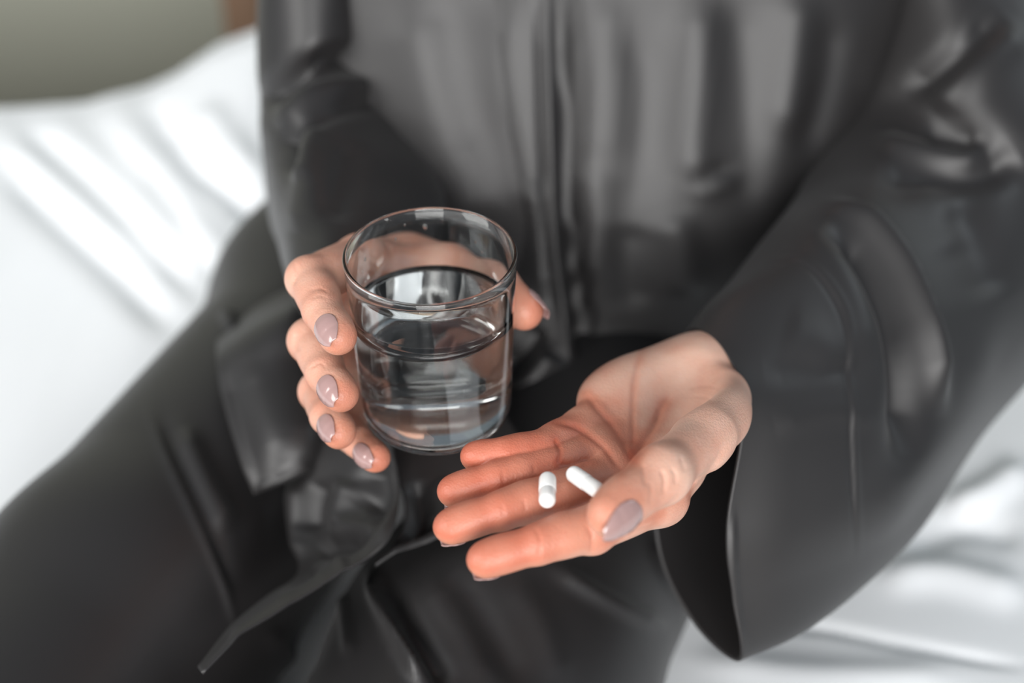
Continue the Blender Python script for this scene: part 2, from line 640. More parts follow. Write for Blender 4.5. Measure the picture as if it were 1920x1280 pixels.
def build_left():
    J = LH
    fwd = unit(J['m'][0] - J['wrist'])
    across = unit(J['i'][0] - J['p'][0])
    n = unit(np.cross(across, fwd))
    if n[2] < 0:
        n = -n
    T = J['t']
    then_c = (J['wrist'] * 0.35 + T[1] * 0.65) + n * 0.1
    hyp_c = J['wrist'] * 0.5 + J['p'][0] * 0.5 + n * 0.35 - across * 1.1
    cfg = dict(thumb_pad=unit(-across * 0.8 + n * -0.2 - np.array([0.3, 0, 0])),
               arm_shift=-n * 0.7,
               muscles=[(PZ(1312, 700, 26.1), (2.5, 2.1, 1.7), frame(fwd, n), 1.3), (then_c, (3.1, 1.8, 1.55), frame(T[1] - J['wrist'], n), 0.9),
                        (hyp_c, (3.6, 1.6, 1.4), frame(J['p'][0] - J['wrist'], n), 0.9),
                        ((J['i'][0] + J['p'][0]) / 2 + fwd * 0.7 + n * 0.1, (3.4, 0.95, 1.0), frame(across, n), 0.6)],
               hollows=[((J['m'][0] * 0.58 + J['wrist'] * 0.42) + n * 3.1, (2.6, 1.5, 2.0), frame(fwd, n), 1.2)],
               webs=[(T[1] * 0.8 + T[2] * 0.2 - n * 0.4, J['i'][0] * 0.75 + J['wrist'] * 0.25, 0.9, 1.0, 0.9)],
               thumb_k=0.55)
    lo = np.min([p for k in 'imrpt' for p in J[k]] + [J['wrist']], 0) - 2.2
    hi = np.max([p for k in 'imrpt' for p in J[k]] + [J['wrist'] + (J['elbow'] - J['wrist']) * 0.33], 0) + 2.6
    V, Fc = sparse_surface(lambda fl: hand_field(J, fl, n, cfg), lo, hi, VOX)
    N = vert_normals(V, Fc)
    S = [  # palm lines
        ([(1042, 792), (1080, 800), (1130, 836), (1165, 882)], 6, -0.096),
        ([(1098, 738), (1120, 765), (1150, 800), (1186, 862)], 6, -0.084),
        ([(1205, 650), (1192, 700), (1187, 760), (1187, 850)], 5, -0.060),
        ([(1240, 760), (1225, 800), (1205, 830), (1190, 860)], 7, -0.096),
        ([(1260, 742), (1240, 762), (1228, 790)], 6, -0.060),
        ([(1046, 868), (1080, 872), (1110, 868)], 6, -0.060),
        # finger creases
        ([(1040, 822), (1050, 845), (1046, 868)], 4, -0.072),
        ([(1000, 868), (1002, 890)], 4, -0.030), ([(942, 880), (944, 905)], 4, -0.030),
        ([(982, 935), (985, 958)], 4, -0.030), ([(940, 943), (944, 970)], 4, -0.030),
        ([(1000, 985), (1012, 1010), (1010, 1045)], 4, -0.036),
        ([(1100, 985), (1110, 1005), (1108, 1040)], 5, -0.048),
        # thumb knuckle wrinkles
        ([(1258, 876), (1266, 890), (1266, 908)], 4.0, -0.045), ([(1238, 880), (1246, 900), (1243, 926)], 4.2, -0.06),
        ([(1219, 900), (1222, 922), (1218, 944)], 4.0, -0.04), ([(1205, 868), (1208, 890), (1212, 912)], 5, -0.04),
        ([(1275, 855), (1286, 885)], 5, -0.04),
        # back of the hand beside the forefinger
        ([(1130, 1020), (1180, 1000), (1230, 985)], 4.5, -0.05), ([(1150, 1028), (1200, 1008), (1250, 985)], 4.5, -0.05),
        ([(1190, 985), (1240, 960), (1280, 920)], 5, -0.05), ([(1290, 940), (1330, 890), (1365, 830)], 7, -0.10),
        # wrist wrinkles
        ([(1290, 728), (1320, 722), (1350, 728)], 3.5, -0.02), ([(1280, 745), (1310, 742), (1340, 750)], 3.5, -0.02)]
    V = strokes(V, N, S)
    tips = [J[k][3] for k in 'imrp']
    flush_shade = np.zeros(len(V))
    for k in 'imrp':
        d, t = seg_dist(V, [J[k][0], J[k][1], J[k][2], J[k][3]])
        flush_shade = np.maximum(flush_shade, np.clip(1.6 - d, 0, 1) * np.clip((0.55 + t * 0.5) * {'i': 1.0, 'm': 1.04, 'r': 1.12, 'p': 1.22}[k], 0, 0.98))  # finger redness; ring and little finger deepened further, their shade put into the colour
    d, t = seg_dist(V, [T[1], T[2], T[3]])
    flush_shade = np.maximum(flush_shade, np.clip(1.7 - d, 0, 1) * (0.12 + 0.45 * t))
    d, t = seg_dist(V, [J['p'][0], J['i'][0]])
    flush_shade = np.maximum(flush_shade, 0.7 * np.exp(-(d / 1.6) ** 2))
    flush_shade = np.maximum(flush_shade, 0.16)
    dors = np.clip(-(N @ n) * 1.2 + 0.1, 0, 1)
    flush_shade = flush_shade * (1 - 0.65 * dors)
    px, dd = project(V)
    for poly, w, amt in (([(1042, 792), (1080, 800), (1130, 836), (1165, 882)], 12, 0.21), ([(1098, 738), (1120, 765), (1150, 800), (1186, 862)], 12, 0.21),
                         ([(1205, 650), (1192, 700), (1187, 760), (1187, 850)], 9, 0.17), ([(1245, 760), (1225, 800), (1205, 830), (1190, 860)], 16, 0.30),
                         ([(1040, 822), (1050, 845), (1046, 868)], 10, 0.21), ([(1046, 868), (1080, 872), (1110, 868)], 10, 0.18),
                         ([(1090, 840), (1130, 865)], 39, 0.15), ([(1130, 700), (1160, 740)], 39, 0.11)):
        d, t = seg_dist(px, np.array(poly, float))
        flush_shade += amt * np.exp(-(d / w) ** 2) * (1 - dors)
    flush_shade = np.clip(flush_shade, 0, 1)
    return V, Fc, flush_shade, n


def build_right():
    J = RH
    axis = np.array([GX, GY, 0])
    T = J['t']
    mid = (J['i'][0] + J['p'][0]) / 2
    n = axis - mid; n[2] = 0
    n = unit(n)
    up = unit(J['i'][0] - J['p'][0])
    cfg = dict(thumb_pad=np.array([-0.35, -0.9, 0.0]),
               muscles=[(T[0] * 0.4 + T[1] * 0.6 + np.array([-0.8, 0.2, -0.7]), (2.8, 1.5, 1.6), frame(T[1] - T[0], (0, 0, 1)), 0.9),
                        (PD(712, 640, 65.5), (4.2, 2.3, 2.0), frame(J['p'][0] - J['wrist'], n), 1.0)],
               webs=[(T[1], J['i'][0] * 0.8 + J['wrist'] * 0.2, 0.75, 0.9, 0.9)], thumb_k=0.8)
    lo = np.min([p for k in 'imrpt' for p in J[k]] + [J['wrist']], 0) - 2.2
    hi = np.max([p for k in 'imrpt' for p in J[k]] + [J['wrist'] + (J['elbow'] - J['wrist']) * 0.3], 0) + 2.4
    # the palm side turns with each finger: use the direction to the glass axis
    V, Fc = sparse_surface(lambda fl: hand_field(J, fl, n, cfg, 1.12), lo, hi, VOX)
    N = vert_normals(V, Fc)
    S = [([(552, 492), (556, 510), (550, 535)], 4, -0.05), ([(585, 560), (600, 553), (612, 560)], 3, -0.03),
         ([(580, 545), (600, 540), (615, 548)], 3, -0.03), ([(552, 625), (556, 645), (560, 660)], 4, -0.05),
         ([(580, 690), (600, 680), (612, 690)], 3, -0.03)]
    V = strokes(V, N, S)
    flush_shade = np.full(len(V), 0.30)
    for k in 'imrp':
        d, t = seg_dist(V, [J[k][0], J[k][1], J[k][2], J[k][3]])
        pal = np.clip(0.5 + 0.6 * (N @ n), 0, 1)
        flush_shade = np.maximum(flush_shade, np.clip(1.5 - d, 0, 1) * np.clip(-0.15 + 0.9 * t, 0, 0.9) * (0.3 + 0.7 * pal))
    d, t = seg_dist(V, [T[1], T[2], T[3]])
    flush_shade = np.maximum(flush_shade, np.clip(1.7 - d, 0, 1) * (0.2 + 0.45 * t))
    return V, Fc, flush_shade, n


VOX = 0.06
GLASS_C = PD(806, 475, 54.0)                    # centre of the rim
GX, GY, GZ = GLASS_C
G_H = 9.0
TILT = math.radians(5.5)

lv, lf, lflush_shade, LN = build_left()
rv, rf, rflush, RN = build_right()


def build_core():
    """arms, trunk and legs inside the clothes."""
    fl = Field((-40, 20, 0.5), (48, 100, 75), 0.9)
    sh_l, sh_r = np.array([29, 88, 58]), np.array([-12, 89, 58])
    f = fl.cone((3, 85, 14), (3, 86, 50), 10.5, 11.5)
    for sh, J in ((sh_l, LH), (sh_r, RH)):
        f = smin(f, fl.cone(sh, J['elbow'] + np.array([0.5, 3.0, -1.0]), 3.8, 2.8), 2)
        f = smin(f, fl.cone(J['elbow'], J['elbow'] * 0.25 + J['wrist'] * 0.75, 3.2, 2.2), 1)
    f = smin(f, fl.cone((3, 86, 55), (3, 85, 70), 9, 5.2), 5)
    f = smin(f, fl.cone((-9, 80, 9), (-25, 40, 8), 7.2, 5.5), 3)
    f = smin(f, fl.cone((12, 80, 9), (-5, 38, 8), 7.2, 5.5), 3)
    return surface_nets(f, fl.lo, 0.9)


cv, cf = build_core()
BV = np.concatenate([lv, rv, cv])
BF = np.concatenate([lf, rf + len(lv), cf + len(lv) + len(rv)])
me = make_mesh('body', BV, BF)
at = me.attributes.new('flush_shade', 'FLOAT', 'POINT')
at.data.foreach_set('value', np.concatenate([lflush_shade, rflush, np.full(len(cv), 0.25)]).astype(np.float32))
body = link('body', me, SKIN, person)


from mathutils.bvhtree import BVHTree
HANDS = BVHTree.FromPolygons([tuple(v) for v in np.concatenate([lv, rv])], [tuple(q) for q in np.concatenate([lf, rf + len(lv)])])


def nail(tipc, prev, nrm, r, length, width_deg, forward, lift=0.03, point=0.5, r2=None):
    """curved plate over the fingertip; tipc = centre of the tip ball."""
    t = unit(tipc - prev)
    z = unit(nrm - t * (nrm @ t))
    s = np.cross(t, z)
    nu, nv = 15, 17
    G = np.zeros((nv, nu, 3))
    for j in range(nv):
        b = j / (nv - 1)
        x = forward - length * (1 - b)        # along the finger from the tip centre
        half = math.radians(width_deg)
        if b < 0.4:
            half *= 0.30 + 0.70 * math.sqrt(max(0.0, 1 - (1 - b / 0.4) ** 2))
        if b > 0.5:
            half *= 1 - point * ((b - 0.5) / 0.5) ** 1.8
        for i in range(nu):
            a = (i / (nu - 1) * 2 - 1) * half
            edge = 1 - (i / (nu - 1) * 2 - 1) ** 2
            rr = r + lift * edge
            dr = z * math.cos(a) + s * math.sin(a)
            hit = HANDS.ray_cast(Vector(tipc + t * min(x, 0.25) + dr * (r + 0.3)), Vector(-dr), r + 0.3)
            if hit[0] is not None:
                rr = max(r + 0.3 - hit[3], r * 0.8) + 0.012 + lift * (0.25 + 0.75 * edge) * min(1.0, b * 3 + 0.2)
            drop = 0.16 * max(0, x - 0.1) ** 2 / 0.5
            xb = x
            G[j, i] = tipc + t * xb + z * (rr * math.cos(a) - drop) + s * rr * math.sin(a) * 1.02
    me = make_mesh('fingernail', G.reshape(-1, 3), grid_faces(nv, nu))
    return link('fingernail', me, NAIL, body, solid=0.05, subsurf=1)


for k in 'imrp':
    P = LH[k]
    r = RAD[k][3] * 0.93
    nail(P[3], P[2], -LN + np.array([-0.2, 0, 0]), r, 1.05, 54, r + 0.0, 0.05, 0.55, RAD[k][2] * 0.93)
P = LH['t']
nail(P[3], P[2], PD(1300, 1060, 48.6) - PD(1165, 950, 51.5), RAD['t'][3] * 0.97, 1.95, 60, RAD['t'][3] + 0.28, 0.10, 0.8, RAD['t'][2] * 0.97)
for k, tgt in (('i', (540, 662, 47.5)), ('m', (520, 772, 50)), ('r', (515, 845, 51)), ('p', (610, 915, 53))):
    P = RH[k]
    r = RAD[k][3] * 0.93 * 1.12
    nail(P[3], P[2], PD(*tgt) - P[3], r, 1.5, 47, r + 0.08, 0.07, 0.65, RAD[k][2] * 0.94 * 1.12)
P = RH['t']
nail(P[3], P[2], np.array([0.3, 0.8, 0.5]), RAD['t'][3] * 0.97, 1.4, 55, RAD['t'][3] + 0.1, 0.06, 0.4)


# ---------------------------------------------------------------- pyjamas
def trousers():
    V, Fc = sparse_surface(trouser_field, (-48, 18, 0.3), (34, 104, 27), 0.21)
    N = vert_normals(V, Fc)
    S = TROUSER_S
    V = strokes(V, N, S)
    o = link('pyjama_trousers', make_mesh('pyjama_trousers', V, Fc), SATIN, person)
    o['label'] = 'charcoal satin pyjama trousers'
    return o


def trouser_field(fl):
    f = fl.cone((-12, 80, 8.5), (-21.5, 52, 8.0), 9.4, 8.6)
    f = smin(f, fl.cone((-21.5, 52, 8.0), (-27, 33, 8.0), 8.6, 7.2), 2)
    f = smin(f, fl.cone((-27, 33, 7.0), (0, 28, 5.0), 6.4, 4.5), 3)
    g = fl.cone((12, 80, 8.5), (-1.0, 48, 8.0), 9.2, 8.4)
    g = smin(g, fl.cone((-1.0, 48, 8.0), (-8, 28, 8.0), 8.4, 7.2), 2)
    g = smin(g, fl.cone((-8, 28, 7.0), (-34, 30, 4.5), 6.4, 4.5), 3)
    f = smin(f, g, 2.0)
    f = smin(f, fl.ellipsoid((0.5, 84, 10), (23, 14, 12)), 4)
    return f


TROUSER_S = [([(275, 765), (310, 850), (370, 980), (420, 1100), (445, 1180)], 9, 0.22),
         ([(300, 765), (330, 850), (390, 980), (440, 1100)], 14, -0.2),
         ([(700, 1075), (715, 1130), (750, 1200), (800, 1290)], 15, 1.0),
         ([(725, 1075), (745, 1130), (785, 1200), (845, 1290)], 20, -0.6),
         ([(340, 800), (380, 900), (430, 1000)], 22, 0.5), ([(1030, 1060), (1130, 1120), (1250, 1180)], 16, 0.4),
         ([(1225, 1010), (1250, 1080), (1290, 1150)], 10, 0.3),
         ([(800, 1080), (850, 1160), (920, 1290)], 26, 0.22), ([(850, 1070), (910, 1160), (980, 1290)], 26, -0.22), ([(950, 1080), (1010, 1160), (1060, 1290)], 30, 0.2), ([(425, 585), (440, 625)], 14, 0.6), ([(640, 1110), (650, 1170), (655, 1230)], 12, 0.3), ([(500, 1180), (540, 1230), (560, 1290)], 20, 0.4)]


trousers()

shirt = empty('pyjama_shirt', (3, 80, 14))
shirt.parent = person
shirt.matrix_parent_inverse = person.matrix_world.inverted()
shirt['label'] = 'charcoal satin long sleeved pyjama shirt'
bpy.context.view_layer.update()

TORSO_S = [
    ([(760, -20), (800, 150), (870, 330), (930, 450)], 56, 0.35),
    ([(850, -20), (855, 150), (890, 300)], 46, -0.16),
    ([(960, -20), (950, 120), (975, 280), (1000, 440)], 32, 0.22),
    ([(900, 380), (925, 480), (930, 620)], 38, -0.36),
    ([(1000, 330), (1020, 450), (1020, 560)], 27, 0.32),
    ([(1130, -20), (1140, 150), (1130, 320)], 34, 0.22),
    ([(1190, 40), (1210, 150), (1205, 300), (1180, 420)], 34, -0.22),
    ([(1310, -20), (1310, 140), (1300, 280), (1310, 370)], 32, 0.45),
    ([(1385, -20), (1395, 120), (1400, 260), (1400, 420)], 40, -0.30),
    ([(1380, 335), (1330, 352), (1310, 375)], 18, 0.22),
    ([(1370, 310), (1325, 335), (1305, 358)], 15, -0.22),
    ([(1500, -20), (1490, 120), (1470, 260)], 34, 0.36),
    ([(1560, 30), (1545, 160), (1500, 300)], 30, -0.32),
    ([(1250, 400), (1280, 470), (1290, 560)], 32, 0.41),
    ([(1180, 420), (1175, 500), (1190, 580)], 30, -0.36),
    ([(1110, 300), (1120, 420), (1110, 540)], 27, 0.22)]


def torso():
    rows = []
    #        z    cx   a    b    cy
    prof = [(66, 5.5, 20.5, 9.5, 91.5), (58, 5.5, 22.5, 12.0, 91), (48, 5.5, 23.0, 13.5, 89.2), (38, 5.3, 21.8, 13.8, 86.3),
            (30, 4.9, 19.8, 14.0, 83.9), (23, 4.5, 18.4, 14.5, 82.2), (17, 3.6, 19.0, 15.5, 82.5), (11, 2.8, 21.5, 17.0, 83)]
    for z, cx, a, b, cy in prof:
        r = []
        for k in range(20):
            th = 2 * math.pi * k / 20
            c, s = math.cos(th), math.sin(th)
            e = 0.64
            r.append((cx + a * math.copysign(abs(c) ** e, c), cy + b * math.copysign(abs(s) ** e, s), z))
        rows.append(r)
    nu, nv = 260, 150
    G = loft(rows, nu, nv, closed_u=True)
    N = -grid_normals(G, True)
    cen = G.mean(1, keepdims=True)
    if np.mean(np.sum(N * (G - cen), 2)) < 0:
        N = -N
    return G, N, nu, nv


TG, TN, tnu, tnv = torso()
TV = strokes(TG.reshape(-1, 3), TN.reshape(-1, 3), TORSO_S)
TV = strokes(TV, TN.reshape(-1, 3), [([(1052, -40), (1060, 180), (1066, 340), (1074, 460), (1086, 580), (1094, 670)], 13, -1.7)])
link('shirt_trunk', make_mesh('shirt_trunk', TV, grid_faces(tnv, tnu, True)), SATIN, shirt, solid=0.15)


def PT(px, py, off):                            # picture position on the leaning front of the trunk
    v = (640 - py) / F
    a, b = CP + v * SP, SP - v * CP
    k = 0.315
    return PD(px, py, (66.0 + (CAM_H - 17) * k + off) / (a + k * b))


def front_panel():
    """the overlapping button front, on the viewer's left of the placket line, ending in a rounded tail."""
    edge = [(1030, -60), (1038, 60), (1040, 180), (1044, 320), (1052, 450), (1066, 580), (1074, 660), (1066, 715), (1030, 765), (985, 790)]
    Ys = [0, 0, 0, 0, 0, -0.2, -0.8, -1.6, -2.4, -3.0]
    cols = []
    for i, ((x, y), Y) in enumerate(zip(edge, Ys)):
        row = []
        left = [690, 705, 735, 770, 800, 820, 830, 835, 838, 840][i]
        ly = y if i < 7 else [0, 0, 0, 0, 0, 0, 0, 725, 790, 830][i]
        for s in (0, 0.18, 0.4, 0.65, 0.87, 1.0):
            px = left + (x - left) * s
            py = ly + (y - ly) * s
            bulge = 5.5 * (1 - s) ** 2
            row.append(PT(px, py, Y - 0.5 + bulge))
        cols.append(row)
    nu, nv = 110, 200
    G = loft(cols, nu, nv)
    N = grid_normals(G)
    if N[..., 1].mean() > 0:
        N = -N
    V = strokes(G.reshape(-1, 3), N.reshape(-1, 3), TORSO_S + [
        ([(1025, -40), (1030, 200), (1040, 440), (1060, 620), (1060, 690), (1020, 755)], 7, 0.22),
        ([(1005, 0), (1010, 200), (1020, 400), (1035, 600)], 7, -0.16),
        ([(960, 740), (1000, 715), (1040, 660)], 24, 1.0), ([(940, 690), (980, 660), (1010, 610)], 24, -0.8)])
    link('shirt_front_panel', make_mesh('shirt_front_panel', V, grid_faces(nv, nu)), SATIN, shirt, solid=0.22)


front_panel()


def tube(name, rings, nu, nv, S, solid=0.16):
    G = loft(rings, nu, nv, closed_u=True)
    N = grid_normals(G, True)
    cen = G.mean(1, keepdims=True)
    if np.mean(np.sum(N * (G - cen), 2)) < 0:
        N = -N
    V = strokes(G.reshape(-1, 3), N.reshape(-1, 3), S)
    return link(name, make_mesh(name, V, grid_faces(nv, nu, True)), SATIN, shirt, solid=solid)


# sleeve over the arm on the viewer's right: rings run from the cuff to the shoulder; each ring: top, near side, bottom, far side
left_rings = [
    [PD(1300, 618, 61), PD(1392, 735, 57.5), PD(1362, 985, 57.5), PD(1372, 1120, 58.5), PD(1386, 1236, 60), PD(1300, 1165, 63), PD(1232, 1015, 65), PD(1230, 760, 64.5)],
    [PD(1370, 555, 61.5), PD(1480, 720, 58.5), PD(1480, 950, 58.3), PD(1490, 1080, 59.5), PD(1500, 1185, 62), PD(1400, 1100, 66), PD(1330, 950, 68), PD(1290, 660, 66.5)],
    [PD(1480, 490, 63), PD(1610, 690, 60.5), PD(1620, 930, 60.3), PD(1625, 1030, 62.5), PD(1610, 1100, 66), PD(1540, 1000, 70), PD(1460, 800, 72), PD(1360, 560, 70)],
    [PD(1560, 400, 66), PD(1720, 600, 63.5), PD(1745, 830, 63.8), PD(1740, 930, 67), PD(1720, 985, 71), PD(1640, 880, 75), PD(1560, 660, 77), PD(1430, 470, 73)],
    [PD(1650, 320, 71), PD(1830, 520, 68), PD(1860, 700, 69), PD(1850, 790, 73), PD(1810, 830, 77), PD(1730, 720, 81), PD(1610, 520, 82), PD(1490, 380, 77)],
    [PD(1690, 235, 75), PD(1880, 330, 71.5), PD(1990, 500, 74), PD(1990, 620, 79), PD(1930, 640, 84), PD(1840, 560, 87), PD(1680, 400, 87), PD(1540, 270, 81)],
    [PD(1670, 130, 77), PD(1850, 190, 72), PD(2020, 260, 74), PD(2060, 330, 81), PD(2000, 330, 87), PD(1900, 300, 90), PD(1700, 220, 89), PD(1580, 145, 83)],
    [PD(1660, -40, 78), PD(1800, -40, 74), PD(1980, -30, 77), PD(2040, 20, 84), PD(1980, 40, 90), PD(1880, 20, 92), PD(1690, -20, 91), PD(1600, -50, 84)],
    [PD(1600, -260, 78), PD(1740, -280, 75), PD(1900, -250, 78), PD(1960, -200, 85), PD(1900, -180, 91), PD(1800, -200, 93), PD(1680, -240, 91), PD(1600, -260, 84)],
]
LEFT_S = [
    ([(1550, 385), (1620, 410), (1680, 480), (1720, 560), (1750, 660), (1755, 760)], 14, 0.85),
    ([(1540, 425), (1600, 460), (1650, 530), (1685, 620), (1700, 740), (1690, 860)], 26, -1.25),
    ([(1500, 400), (1560, 470), (1600, 560), (1625, 680)], 31, 0.28),
    ([(1640, 265), (1720, 285), (1800, 300), (1850, 285)], 17, 0.61),
    ([(1640, 320), (1740, 330), (1850, 325), (1910, 290)], 31, -0.74),
    ([(1730, 255), (1790, 262), (1830, 270)], 20, -0.46),
    ([(1700, 180), (1790, 110), (1880, 30)], 26, -0.70),
    ([(1750, 210), (1830, 130), (1915, 50)], 37, 0.46),
    ([(1780, 380), (1840, 470), (1870, 560)], 43, -0.42),
    ([(1720, 340), (1760, 400), (1790, 480)], 37, 0.28),
    ([(1440, 488), (1510, 490), (1560, 540), (1590, 620), (1600, 800), (1610, 1040)], 5, 0.07),
    ([(1450, 496), (1505, 500), (1550, 548), (1580, 625), (1590, 800), (1600, 1040)], 5, -0.07),
    ([(1372, 960), (1375, 1080), (1392, 1225)], 6, 0.09),
    ([(1470, 620), (1530, 640), (1560, 700)], 41, 0.19), ([(1430, 700), (1560, 690), (1620, 720)], 26, -0.14),
    ([(1450, 800), (1560, 770), (1650, 790)], 23, 0.11),
    ([(1860, 620), (1800, 760), (1700, 900), (1640, 1020)], 37, 0.28)]
tube('sleeve', left_rings, 200, 260, LEFT_S)

right_rings = [
    [PD(690, 448, 64), PD(605, 470, 62), PD(548, 505, 63.8), PD(556, 560, 67), PD(600, 620, 70), PD(660, 650, 72), PD(730, 630, 74), PD(800, 540, 73), PD(815, 450, 69)],
    [PD(690, 390, 66.5), PD(595, 405, 64.8), PD(538, 440, 67), PD(540, 520, 70), PD(575, 590, 73), PD(640, 620, 75), PD(720, 600, 77), PD(800, 520, 76), PD(825, 425, 71)],
    [PD(695, 345, 68.8), PD(590, 355, 66.6), PD(530, 400, 69.2), PD(528, 480, 73), PD(560, 540, 77), PD(640, 570, 79), PD(730, 550, 81), PD(805, 470, 79), PD(830, 390, 73.5)],
    [PD(700, 290, 71.2), PD(590, 300, 68.8), PD(522, 355, 71.5), PD(518, 430, 76), PD(540, 480, 80), PD(620, 500, 84), PD(710, 490, 86), PD(790, 420, 83), PD(825, 340, 77)],
    [PD(695, 225, 74.3), PD(588, 230, 71.5), PD(515, 290, 74), PD(505, 370, 78), PD(515, 420, 82), PD(580, 430, 86), PD(680, 420, 90), PD(775, 370, 89), PD(805, 280, 81)],
    [PD(690, 150, 77), PD(585, 155, 73.8), PD(503, 200, 76.2), PD(490, 250, 81), PD(510, 300, 86), PD(600, 340, 92), PD(690, 330, 95), PD(765, 280, 93), PD(780, 200, 85)],
    [PD(690, 60, 77), PD(590, 70, 73.6), PD(498, 90, 76), PD(484, 120, 82), PD(500, 150, 88), PD(580, 180, 94), PD(670, 180, 96), PD(740, 150, 94), PD(755, 90, 87)],
    [PD(685, -40, 76.3), PD(590, -40, 73.2), PD(500, -30, 75.3), PD(486, -20, 82), PD(500, 0, 88), PD(580, 20, 94), PD(670, 20, 96), PD(735, 0, 94), PD(748, -30, 88)],
    [PD(700, -220, 75.5), PD(600, -220, 72.6), PD(515, -210, 74.5), PD(500, -200, 83), PD(510, -190, 89), PD(590, -180, 94), PD(680, -180, 96), PD(745, -190, 94), PD(755, -215, 88)],
]
RIGHT_S = [
    ([(490, 200), (560, 140), (640, 110), (690, 130)], 23, -1.05),
    ([(520, 240), (580, 185), (660, 165), (730, 160)], 25, 0.63),
    ([(550, 270), (600, 220), (680, 195), (720, 200)], 18, -0.49),
    ([(553, 250), (556, 290), (550, 330)], 16, -0.77),
    ([(585, 230), (580, 280), (570, 350)], 18, 0.49),
    ([(600, 260), (580, 350), (560, 440)], 28, 0.35), ([(660, 260), (640, 340), (630, 420)], 30, -0.35)]
tube('sleeve', right_rings, 180, 220, RIGHT_S)


def shirt_tail(name, rows, S, n=120):
    """hem of the shirt lying over the lap."""
    G = loft(rows, n, n)
    N = grid_normals(G)
    if N[..., 2].mean() < 0:
        N = -N
    V = strokes(G.reshape(-1, 3), N.reshape(-1, 3), S)
    link(name, make_mesh(name, V, grid_faces(n, n)), SATIN, shirt, solid=0.15)


def tail_rows(ed, zl, zm, zr):
    out = []
    for (l, r), a, m, b in zip(ed, zl, zm, zr):
        row = []
        for t in (0, 0.25, 0.5, 0.75, 1.0):
            z = a * (1 - t) * (1 - 2 * t) + 4 * m * t * (1 - t) + b * t * (2 * t - 1)
            row.append(PZ(l[0] + (r[0] - l[0]) * t, l[1] + (r[1] - l[1]) * t, z))
        out.append(row)
    return out


shirt_tail('shirt_tail', tail_rows(
    [((600, 640), (770, 620)), ((570, 740), (745, 725)), ((550, 840), (735, 830)), ((540, 930), (751, 935)), ((552, 1010), (738, 1005)), ((560, 1075), (690, 1055)),
     ((500, 1122), (606, 1106)), ((430, 1180), (502, 1176)), ((372, 1252), (380, 1264))],
    (18, 17, 16, 14.5, 13.5, 13.5, 14, 14.5, 15.5), (19, 18.5, 18, 16.8, 16.0, 15.7, 15.8, 16, 16.4), (19.5, 20, 20, 19, 18.8, 18.2, 17.9, 17.6, 17.2)),
    [([(738, 880), (746, 940), (728, 1002), (682, 1050), (600, 1100), (500, 1170), (385, 1262)], 10, 0.45),
     ([(700, 870), (715, 930), (690, 965)], 28, -0.70), ([(655, 900), (640, 950), (628, 985)], 20, 0.49),
     ([(610, 900), (595, 950), (590, 1000)], 25, -0.56), ([(556, 900), (556, 980), (562, 1050)], 17, 0.35),
     ([(620, 1000), (670, 990), (720, 1000)], 20, 0.42), ([(600, 1050), (640, 1025), (680, 1030)], 20, -0.42),
     ([(590, 1085), (620, 1068), (660, 1062)], 17, 0.35), ([(560, 1115), (500, 1150), (430, 1210)], 17, 0.28)])
shirt_tail('shirt_side_tail', [
    [PD(440, 555, 92), PD(500, 530, 90), PD(560, 515, 88), PD(610, 515, 86)],
    [PD(414, 620, 82), PD(475, 588, 80), PD(545, 558, 80), PD(605, 545, 80)],
    [PD(408, 668, 75), PD(470, 630, 74), PD(540, 590, 74), PD(600, 570, 76)],
    [PD(424, 745, 73), PD(485, 730, 71.5), PD(555, 690, 72), PD(615, 660, 75)],
    [PD(448, 830, 71), PD(505, 815, 69.5), PD(575, 775, 70), PD(630, 740, 74)],
    [PD(468, 895, 69.8), PD(520, 870, 68.8), PD(590, 830, 69.5), PD(635, 790, 73.5)],
    [PD(478, 926, 69.5), PD(530, 902, 69), PD(588, 872, 70), PD(628, 825, 74)]],
    [([(416, 690), (440, 790), (480, 918)], 9, 0.25), ([(480, 918), (530, 895), (585, 868)], 9, 0.25),
     ([(470, 680), (500, 760), (530, 860)], 30, 0.2), ([(540, 640), (560, 720), (570, 800)], 30, -0.2)], 100)
shirt_tail('shirt_tail', tail_rows(
    [((770, 620), (900, 612)), ((745, 730), (915, 725)), ((735, 840), (985, 838)), ((757, 930), (1010, 900)), ((755, 985), (985, 950)), ((732, 1030), (930, 985)), ((704, 1062), (850, 1012))],
    (18.4, 18.4, 18.4, 17.8, 17.4, 17.4, 17.4), (18.4, 18.6, 18.4, 17.9, 17.7, 17.6, 17.5), (18.2, 18.4, 18.2, 17.8, 17.7, 17.6, 17.6)),
    [([(706, 1058), (780, 1030), (850, 1008), (930, 982)], 11, 0.55), ([(780, 900), (790, 970), (760, 1020)], 18, -0.6),
     ([(830, 900), (840, 960), (820, 1000)], 18, 0.5)])


# ---------------------------------------------------------------- glass of water
def lathe(prof, n=96, closed=False):
    prof = np.asarray(prof, float)
    th = np.arange(n) / n * 2 * math.pi
    G = np.stack([prof[:, 0:1] * np.cos(th), prof[:, 0:1] * np.sin(th), np.repeat(prof[:, 1:2], n, 1)], 2)
    return G, grid_faces(len(prof), n, True)


def place_glass(V):
    """glass axis leans a little towards the camera about the rim centre."""
    q = V.reshape(-1, 3).copy()
    z = q[:, 2] - G_H
    y = q[:, 1]
    c, s = math.cos(TILT), math.sin(TILT)
    return np.stack([q[:, 0] + GX, GY + y * c - z * s, GZ + z * c + y * s], 1)


RO, RB, TH, BASE = 3.68, 3.40, 0.17, 0.66


def outer_r(z):
    return RB + (RO - RB) * (z / G_H)


